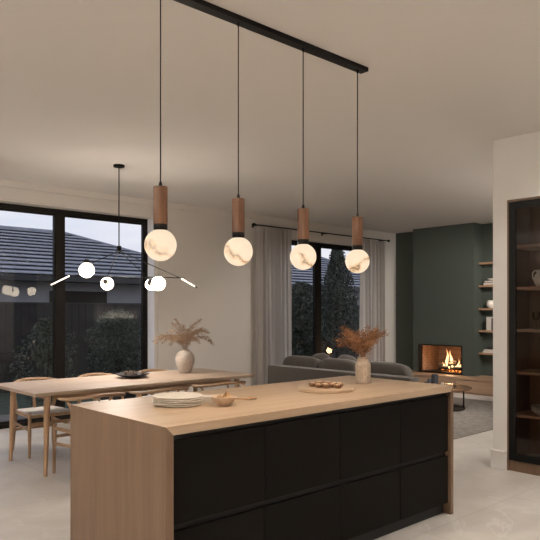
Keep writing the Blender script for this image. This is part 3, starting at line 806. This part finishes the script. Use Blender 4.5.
book(10.615, 5.63, SZ[0]+.032, .13, .23, .028, 'book_w', 'pale book lying on top of the white book', 'books in the niche')
for k in range(4):
    book(10.61, 5.76-k*.048, SZ[1], .135, .044, .24-.008*k, ('book_w', 'book_w', 'book_d', 'book_w')[k],
         ('tall white book at the left of the upright row', 'second white book of the upright row', 'dark book in the upright row', 'white book behind the dark one in the row')[k], 'books in the niche')
o = MB().superq((0, 0, .03), (.06, .045, .03), .5, .5, 20)
tag(o.build('stone_ornament', 'darkclay', None, True, (10.675, 5.76, SZ[0]+.061)), 'dark ornament resting on the stacked books', 'ornament')
o = MB().lathe([(0, 0), (.035, 0), (.063, .03), (.072, .07), (.065, .11), (.05, .135), (.042, .14), (.036, .138), (.048, .12), (.06, .07), (.03, .01), (0, .01)], seg=40)
tag(o.build('vase', 'ceramic', None, True, (10.672, 5.755, SZ[2])), 'round white vase on the middle niche shelf', 'vase')
book(10.605, 5.60, SZ[3], .14, .26, .045, 'book_d', 'thick dark book lying on the upper niche shelf', 'books in the niche')
book(10.61, 5.61, SZ[3]+.045, .13, .23, .035, 'book_d', 'thinner dark book on the thick dark book', 'books in the niche')
o = MB().lathe([(0, 0), (.05, 0), (.075, .022), (.08, .035), (.074, .035), (.05, .01), (0, .008)], seg=36)
tag(o.build('bowl', 'ceramic', None, True, (10.672, 5.73, SZ[3]+.081)), 'small pale bowl on top of the dark books', 'bowl')

# ------------------------------------------------------------------ living area
rg = MB().box(6.0, 9.55, 3.92, 7.4, 0, .012, .004)
tag(rg.build('rug', 'rug', None), 'large grey woven rug under the coffee table', 'rug')
sf = thing('sofa', 'long dark grey sofa seen from behind', 'sofa', (6.04, 5.42, .012))
SL, SD = 2.40, .86
def rbox(x0, x1, y0, y1, z0, z1, e=.12):
    return MB().superq(((x0+x1)/2, (y0+y1)/2, (z0+z1)/2), ((x1-x0)/2, (y1-y0)/2, (z1-z0)/2), e, e, 56)
MB().box(0.03, SD-.05, -SL/2+.03, SL/2-.03, .05, .28, .02).build('seat_base', 'sofa', sf, True)
MB().box(0, .17, .15-.44, SL/2, .05, .69, .028).build('backrest', 'sofa', sf, True)
MB().box(0, .17, -SL/2, .145-.44, .05, .69, .028).build('backrest', 'sofa', sf, True)
for s in (-1, 1):
    y0, y1 = sorted((s*SL/2, s*(SL/2-.16)))
    MB().box(.172, SD, y0, y1, .05, .50, .028).build('arm', 'sofa', sf, True)
for k in range(3):
    w = (SL-.36)/3; y0 = -SL/2+.18+k*w
    rbox(.18, SD-.01, y0+.004, y0+w-.004, .28, .45, .22).build('seat_cushion', 'sofa', sf, True)
yy = [(-.97, -.22), (-.20, .45), (.47, 1.15)]
for y0, y1 in yy:
    rot = Matrix.Rotation(R(12), 3, 'Y')
    MB().superq((.30, (y0+y1)/2, .63), (.10, (y1-y0)/2, .190), .55, .35, 44, rot).build('back_cushion', 'sofa', sf, True)
for x in (.08, SD-.08):
    for y in (-SL/2+.1, SL/2-.1): MB().tube([(x, y, 0), (x, y, .06)], .02, 10).build('foot', 'black', sf, True)
pil = None
for k, (y, lab) in enumerate(((6.14, 'grey throw pillow peeking over the left sofa cushion'), (5.74, 'grey throw pillow peeking over the middle sofa cushion'))):
    if pil is None: pil = MB().superq((0, 0, .20), (.075, .21, .215), .75, .55, 36).build('throw_pillow', 'pillow', None, True); o = pil
    else: o = pil.copy(); col.objects.link(o)
    o.location = (6.60, y, .52 if k == 0 else .50); o.rotation_euler = (R(10 if k else -8), R(14), R(6))
    o.location.z = .455
    o.scale = (1, .9, 1)
    tag(o, lab, 'pillow', 'throw pillows on the sofa')
kx, ky = at(440, 9.50)
ct = thing('coffee_table', 'round dark walnut coffee table with thin black legs', 'coffee table', (kx, ky, .012))
MB().lathe([(0, .295), (.435, .295), (.452, .303), (.455, .315), (.45, .322), (0, .322)], seg=72).build('tabletop', 'walnut', ct, True)
lx_, ly_ = at(463.7, 9.50)
a0 = math.atan2(ly_-ky, lx_-kx); rl = math.hypot(lx_-kx, ly_-ky)
for k in range(3):
    a = a0+k*2*PI/3
    MB().tube([(rl*math.cos(a), rl*math.sin(a), 0), (rl*math.cos(a), rl*math.sin(a), .296)], .011, 10).build('leg', 'black', ct, True)
g_ = MB(); g_.tube([(rl*math.cos(a0+k*PI/18), rl*math.sin(a0+k*PI/18), .012) for k in range(36)]+[(rl*math.cos(a0), rl*math.sin(a0), .012)], .008, 8)
g_.build('base_ring', 'black', ct, True)
qx, qy = at(434.8, 9.45)
o = MB().lathe([(0, 0), (.042, 0), (.046, .004), (.050, .10), (.050, .185), (.046, .187), (.044, .18), (.042, .01), (0, .008)], seg=32)
tag(o.build('candle_holder', 'smoke', None, True, (qx, qy, .335)), 'tall smoky grey vessel on the coffee table', 'vessel')
hp = [(429.5, 9.40, .035, .13, 'small dark vessel left of the tall smoky one'), (426, 9.35, .028, .09, 'smallest dark vessel at the left of the coffee table')]
for px, d, r, h, lab in hp:
    x, y = at(px, d); o = MB().lathe([(0, 0), (r*.8, 0), (r, h*.3), (r*.9, h*.8), (r*.6, h), (r*.5, h*.97), (r*.8, h*.7), (r*.7, .01), (0, .01)], seg=28)
    tag(o.build('small_vessel', 'smoke', None, True, (x, y, .335)), lab, 'vessel', 'small vessels on the coffee table')
x, y = at(446, 9.55)
tr = thing('tray', 'flat black tray on the coffee table', 'tray', (x, y, .335), R(-43))
MB().lathe([(0, 0), (.13, 0), (.145, .012), (.14, .014), (.125, .005), (0, .005)], seg=40).build('dish', 'black', tr, True)
x, y = at(442.5, 9.52)
o = MB().lathe([(0, 0), (.022, 0), (.023, .045), (.02, .047), (0, .045)], seg=24)
tag(o.build('candle', 'ceramic', None, True, (x, y, .3405)), 'short white candle on the black tray', 'candle')

# ------------------------------------------------------------------ kitchen downlights behind the camera
dl = None
k = 0
for x in (-1.6, .1, 1.6, 3.4, 4.7):
    for y in (-1.6, .0, 1.3):
        if x > 1 and y > 1.0: continue
        lab = 'recessed ceiling downlight of the kitchen set and its added extras, outside the view'
        if dl is None:
            dl = thing('downlight', lab, 'downlight', (x, y, H), group='recessed kitchen downlights')
            MB().lathe([(.045, -.001), (.058, -.004), (.060, 0), (.045, 0)], seg=28).build('trim_ring', 'white', dl, True)
            MB().lathe([(0, -.002), (.045, -.002), (.045, 0), (0, 0)], seg=28).build('lens', 'down', dl, True)
            lamp('downlight_beam', 'SPOT', (0, 0, -.02), 55, (1, .94, .87), dl, .05, 110)
        else: dup(dl, (x, y, H), 0, lab)
for x, y in ((5.15, 2.15), (4.5, 1.5), (5.2, .6), (.5, 4.4), (.6, 6.4), (-1.2, 3.2)): dup(dl, (x, y, H), 0, lab)  # extra unseen downlights added to brighten the passage and dining floor
# unseen cabinet run added behind the camera to carry ceiling fill light
ku = thing('fill_light_cabinet', 'added unseen oak cabinets behind the camera carrying a fill light strip', 'cabinet', (1.4, Y0, 0))
MB().box(-3.6, 3.6, .002, .40, 1.45, 2.55, .003).build('body', 'oakZ_shaded', ku)
MB().box(-3.5, 3.5, .10, .14, 2.551, 2.560).build('fill_strip', 'led', ku)
MB().box(-3.6, 3.6, .36, .38, 2.551, 2.66).build('lip', 'oakZ_shaded', ku)
la = bpy.data.lights.new('fill_cove_light', 'AREA'); la.shape = 'RECTANGLE'; la.size = 7; la.size_y = .06; la.energy = 170; la.color = (1, .94, .88)
lo = bpy.data.objects.new('fill_cove_light', la); col.objects.link(lo); lo.parent = ku; lo.location = (0, .25, 2.62); lo.rotation_euler = (R(180-35), 0, 0)

def fill_uplight(name, label, loc, rz, length, power, c):  # unseen trough, added to throw fill light onto the ceiling
    t = thing(name, label, 'fill light', loc, rz)
    MB().box(-length/2, length/2, .002, .10, -.05, .0, .004).box(-length/2, length/2, .085, .10, 0, .04).build('trough', 'white', t)
    MB().box(-length/2+.02, length/2-.02, .02, .06, .001, .008).build('fill_strip', 'led', t)
    a = bpy.data.lights.new('fill_beam', 'AREA'); a.shape = 'RECTANGLE'; a.size = length-.1; a.size_y = .05; a.energy = power; a.color = c
    o = bpy.data.objects.new('fill_beam', a); col.objects.link(o); o.parent = t; o.location = (0, .048, .012); o.rotation_euler = (R(180), 0, 0)
for k_, (x_, tgt, lab) in enumerate(((8.3, (10.5, 6.95, 1.2), 'added unseen fill spotlight near the side wall aimed at the chimney breast'), (9.0, (10.45, 6.7, .9), 'added unseen fill spotlight nearest the shelf niche'), (7.4, (7.6, 6.6, .3), 'added unseen fill spotlight aimed at the sofa and curtains'), (6.9, (7.0, 4.3, 0), 'added unseen fill spotlight nearest the white wall, aimed at the rug edge'))):
    t = thing('fill_spotlight', lab, 'spotlight', (x_, 3.35, H), group='added fill spotlights in the living area')  # spots added out of view to brighten chimney breast, sofa and rug
    d = (Vector(tgt)-Vector((x_, 3.35, H-.10))).normalized(); q_ = d.to_track_quat('-Z', 'Y').to_euler()
    MB().lathe([(0, -.02), (.05, -.02), (.05, 0), (0, 0)], seg=28).build('mount', 'white', t, True)
    MB().tube([(0, 0, -.02), (0, 0, -.09)], .008, 8).build('stem', 'white', t, True)
    MB().tube([Vector((0, 0, -.10))-d*.05, Vector((0, 0, -.10))+d*.05], .035, 24).build('head', 'white', t, True)
    lamp('fill_spot_beam', 'SPOT', Vector((0, 0, -.10))+d*.07, 210, (1, .93, .85), t, .04, 60 if k_ < 2 else 80, q_)
fill_uplight('fill_uplight', 'added unseen trough fill light high on the left kitchen wall', (X0, 2.4, 2.3), R(-90), 7.0, 400, (1, .98, .96))

fill_uplight('fill_uplight', 'added unseen trough fill light low on the living area side wall', (8.6, 2.975, 1.25), 0, 3.4, 20, (1, .93, .86))

# ------------------------------------------------------------------ outside
tag(MB().box(-14, 34, YG+.13, 30, -.35, -.12).build('lawn', 'lawn', None), 'dark lawn outside the windows', 'lawn', kind='structure')
tag(MB().box(-6, 12, YG+.131, 9.3, -.12, -.03).build('patio', 'paving', None), 'grey paved strip along the windows', 'patio', kind='structure')
fn = thing('boundary_fence', 'dark charcoal board fence across the back garden', 'fence', (0, 12.5, -.12))
fb = MB()
x = -8.
while x < 26:
    fb.box(x, x+.143, 0, .022, 0, 1.72).box(x+.1435, x+.1495, .010, .022, 0, 1.72); x += .15
fb.build('boards', 'fence', fn)
MB().box(-8, 26, -.02, .04, 1.72, 1.75).build('cap_rail', 'gutter', fn)
def house(name, label, rx0, rx1, ex0, ex1, y0, yr, ze, zr):
    h = thing(name, label, 'house', (ex0, y0, -.12))
    oy = y0; o_ = ex0
    def P(x, y, z): return (x-o_, y-oy, z+.12)
    w = MB(); yb = 2*yr-y0
    w.box(.5, ex1-o_-.5, .5, yb-oy-.5, 0, ze+.10)
    w.build('wall', 'render_', h)
    g = MB().box(0, ex1-o_, -.10, 0, ze+.12-.12, ze+.12+.02).build('gutter', 'gutter', h)
    MB().box(.02, ex1-o_-.02, .0, .5, ze+.0, ze+.03).build('eaves_lining', 'gutter', h)
    n = 13; r_ = MB()
    for k in range(n):
        u0, u1 = k/n, (k+1.12)/n
        ya, yb_ = y0+(yr-y0)*u0, y0+(yr-y0)*min(1, u1); za, zb = ze+(zr-ze)*u0+.075, ze+(zr-ze)*min(1, u1)+.01
        xa0, xa1 = ex0+(rx0-ex0)*u0, ex1+(rx1-ex1)*u0; xb0, xb1 = ex0+(rx0-ex0)*min(1, u1), ex1+(rx1-ex1)*min(1, u1)
        r_.hexa([P(xa0, ya, za-.022), P(xa1, ya, za-.022), P(xb1, yb_, zb-.022), P(xb0, yb_, zb-.022), P(xa0, ya, za), P(xa1, ya, za), P(xb1, yb_, zb), P(xb0, yb_, zb)])
    v = [r_.bm.verts.new(P(*q)) for q in ((ex1, y0, ze), (ex1, yb, ze), (rx1, yr, zr), (ex0, y0, ze), (ex0, yb, ze), (rx0, yr, zr))]
    r_.bm.faces.new((v[0], v[1], v[2])); r_.bm.faces.new((v[3], v[5], v[4])); r_.bm.faces.new((v[1], v[4], v[5], v[2]))
    r_.build('roof', 'tiles', h)
    rc = MB()
    rc.tube([P(rx0, yr, zr+.01), P(rx1, yr, zr+.01)], .07, 8).tube([P(rx1, yr, zr+.01), P(ex1, y0, ze+.03)], .06, 8)
    rc.build('ridge_caps', 'tiles', h, True)
    return h
h1 = house('neighbour_house', 'low grey house with a hipped tile roof behind the fence, left window', 2, 9.2, -6, 13.2, 15.5, 20, 2.32, 4.0)
for x in (9.6, 13.0): MB().box(x, x+1.6, .44, .5, .95, 2.1).build('window', 'frame', h1)
h2 = house('neighbour_house', 'grey tile roofed house seen through the curtained window', 16.2, 21.2, 14.2, 22.8, 15.6, 20, 2.32, 3.95)
MB().box(3.2, 5.2, .44, .5, .9, 2.05).build('window', 'frame', h2)

def shrub(name, label, loc, rad, h, nl, mat, seed, ls=.03, trunk=.02, group=None, cat='shrub', low=.12, cone=False):
    rr = random.Random(seed)
    t = thing(name, label, cat, loc, group=group)
    st = MB(); tips = []
    for i in range(9):
        a = rr.random()*2*PI; r = rad*rr.uniform(.2, .85)*(.35 if cone else 1); z = h*rr.uniform(.55, .97)
        pts = [(0, 0, 0), (r*.25*math.cos(a), r*.25*math.sin(a), z*.4), (r*math.cos(a), r*math.sin(a), z)]
        st.tube(pts, [trunk, trunk*.6, trunk*.25], 6); tips.append(Vector(pts[2]))
    st.build('branches', 'bark', t, True)
    m_ = MB()
    for i in range(nl):
        z = low+(1-low)*rr.random()**.9
        rz_ = rad*(math.sin(PI*min(1, (z-low)/(1-low)*.82+.16))**.6)*math.sqrt(rr.random())
        if cone: rz_ = rad*(1.02-z)**.75*math.sqrt(rr.random())*1.2
        a = rr.random()*2*PI
        lump = 1+.28*math.sin(3*a+seed+z*9)+.15*math.sin(7*a+z*21)
        c = Vector((rz_*lump*math.cos(a), rz_*lump*math.sin(a), z*h+rr.gauss(0, .02)))
        d = Vector((rr.gauss(0, 1), rr.gauss(0, 1), rr.gauss(.4, 1))).normalized(); s = ls*rr.uniform(.6, 1.3)
        sd = d.orthogonal().normalized(); sd = (Matrix.Rotation(rr.random()*6.28, 3, d) @ sd)*s*.33
        nrm = d.cross(sd).normalized()*s*.08
        vs = [m_.bm.verts.new(q) for q in (c-d*s*.5, c+sd+nrm, c+d*s*.5, c-sd+nrm)]
        m_.bm.faces.new(vs)
    m_.build('foliage', mat, t)
    return t
x, y = at(47, 9.6); shrub('garden_shrub', 'olive green shrub behind the middle of the dining window', (x, y, -.12), .42, 1.45, 4200, 'leaf', 1, .045, .015)
x, y = at(118, 10.2); s2 = shrub('garden_shrub', 'full silvery green shrub behind the right pane of the dining window', (x, y, -.12+.45), .46, 1.12, 4600, 'leaf', 5, .045, .015)
pb = MB().lathe([(0, 0), (.26, 0), (.30, .44), (.27, .45), (.27, .40), (0, .40)], seg=4)
tag(pb.build('planter', 'fence', None, False, (x, y, -.12)), 'square dark planter under the silvery shrub', 'planter').rotation_euler = (0, 0, R(45))
x, y = at(337, 17.2); shrub('garden_tree', 'tall dark conical tree behind the right half of the curtained window', (x, y, -.12), .80, 3.35, 9000, 'leaf2', 9, .07, .03, cat='tree', cone=True)
x, y = at(300, 15.6); shrub('garden_tree', 'lower bushy dark tree behind the left half of the curtained window', (x, y, -.12), .60, 2.25, 7000, 'leaf2', 14, .07, .045, cat='tree')

# ------------------------------------------------------------------ sky
w = bpy.data.worlds.new('dusk_sky'); scene.world = w; w.use_nodes = True
nt = w.node_tree; bg = nt.nodes['Background']; N = nt.nodes.new; L = nt.links.new
tc = N('ShaderNodeTexCoord'); sp = N('ShaderNodeSeparateXYZ'); r = N('ShaderNodeValToRGB')
e = r.color_ramp.elements; e[0].position = 0; e[0].color = (.60, .57, .60, 1); e[1].position = .6; e[1].color = (.30, .36, .50, 1)
q = e.new(.14); q.color = (.50, .52, .60, 1)
mp = N('ShaderNodeMapping'); mp.inputs['Scale'].default_value = (2, 2, 7)
n = N('ShaderNodeTexNoise'); n.inputs['Scale'].default_value = 1.6; n.inputs['Detail'].default_value = 6
cr = N('ShaderNodeValToRGB'); cr.color_ramp.elements[0].position = .42; cr.color_ramp.elements[1].position = .66
mx = N('ShaderNodeMix'); mx.data_type = 'RGBA'; mx.inputs['B'].default_value = (.66, .64, .66, 1)
L(tc.outputs['Generated'], sp.inputs['Vector']); L(sp.outputs['Z'], r.inputs['Fac']); L(tc.outputs['Generated'], mp.inputs['Vector'])
L(mp.outputs['Vector'], n.inputs['Vector']); L(n.outputs['Fac'], cr.inputs['Fac']); L(cr.outputs['Color'], mx.inputs['Factor'])
L(r.outputs['Color'], mx.inputs['A']); L(mx.outputs['Result'], bg.inputs['Color']); bg.inputs['Strength'].default_value = 1.6

# ------------------------------------------------------------------ camera
cam = bpy.data.cameras.new('camera'); co = bpy.data.objects.new('camera', cam); col.objects.link(co)
co.location = (0, 0, 1.456); co.rotation_euler = (R(90), 0, -math.atan2(.6774, .7356))
cam.sensor_width = 36; cam.lens = 640/540*36; cam.shift_y = 41/540; cam.clip_start = .05
scene.camera = co
scene.view_settings.view_transform = 'Standard'; scene.view_settings.look = 'None'
scene.view_settings.exposure = 0; scene.view_settings.gamma = 1; scene.view_settings.use_curve_mapping = False
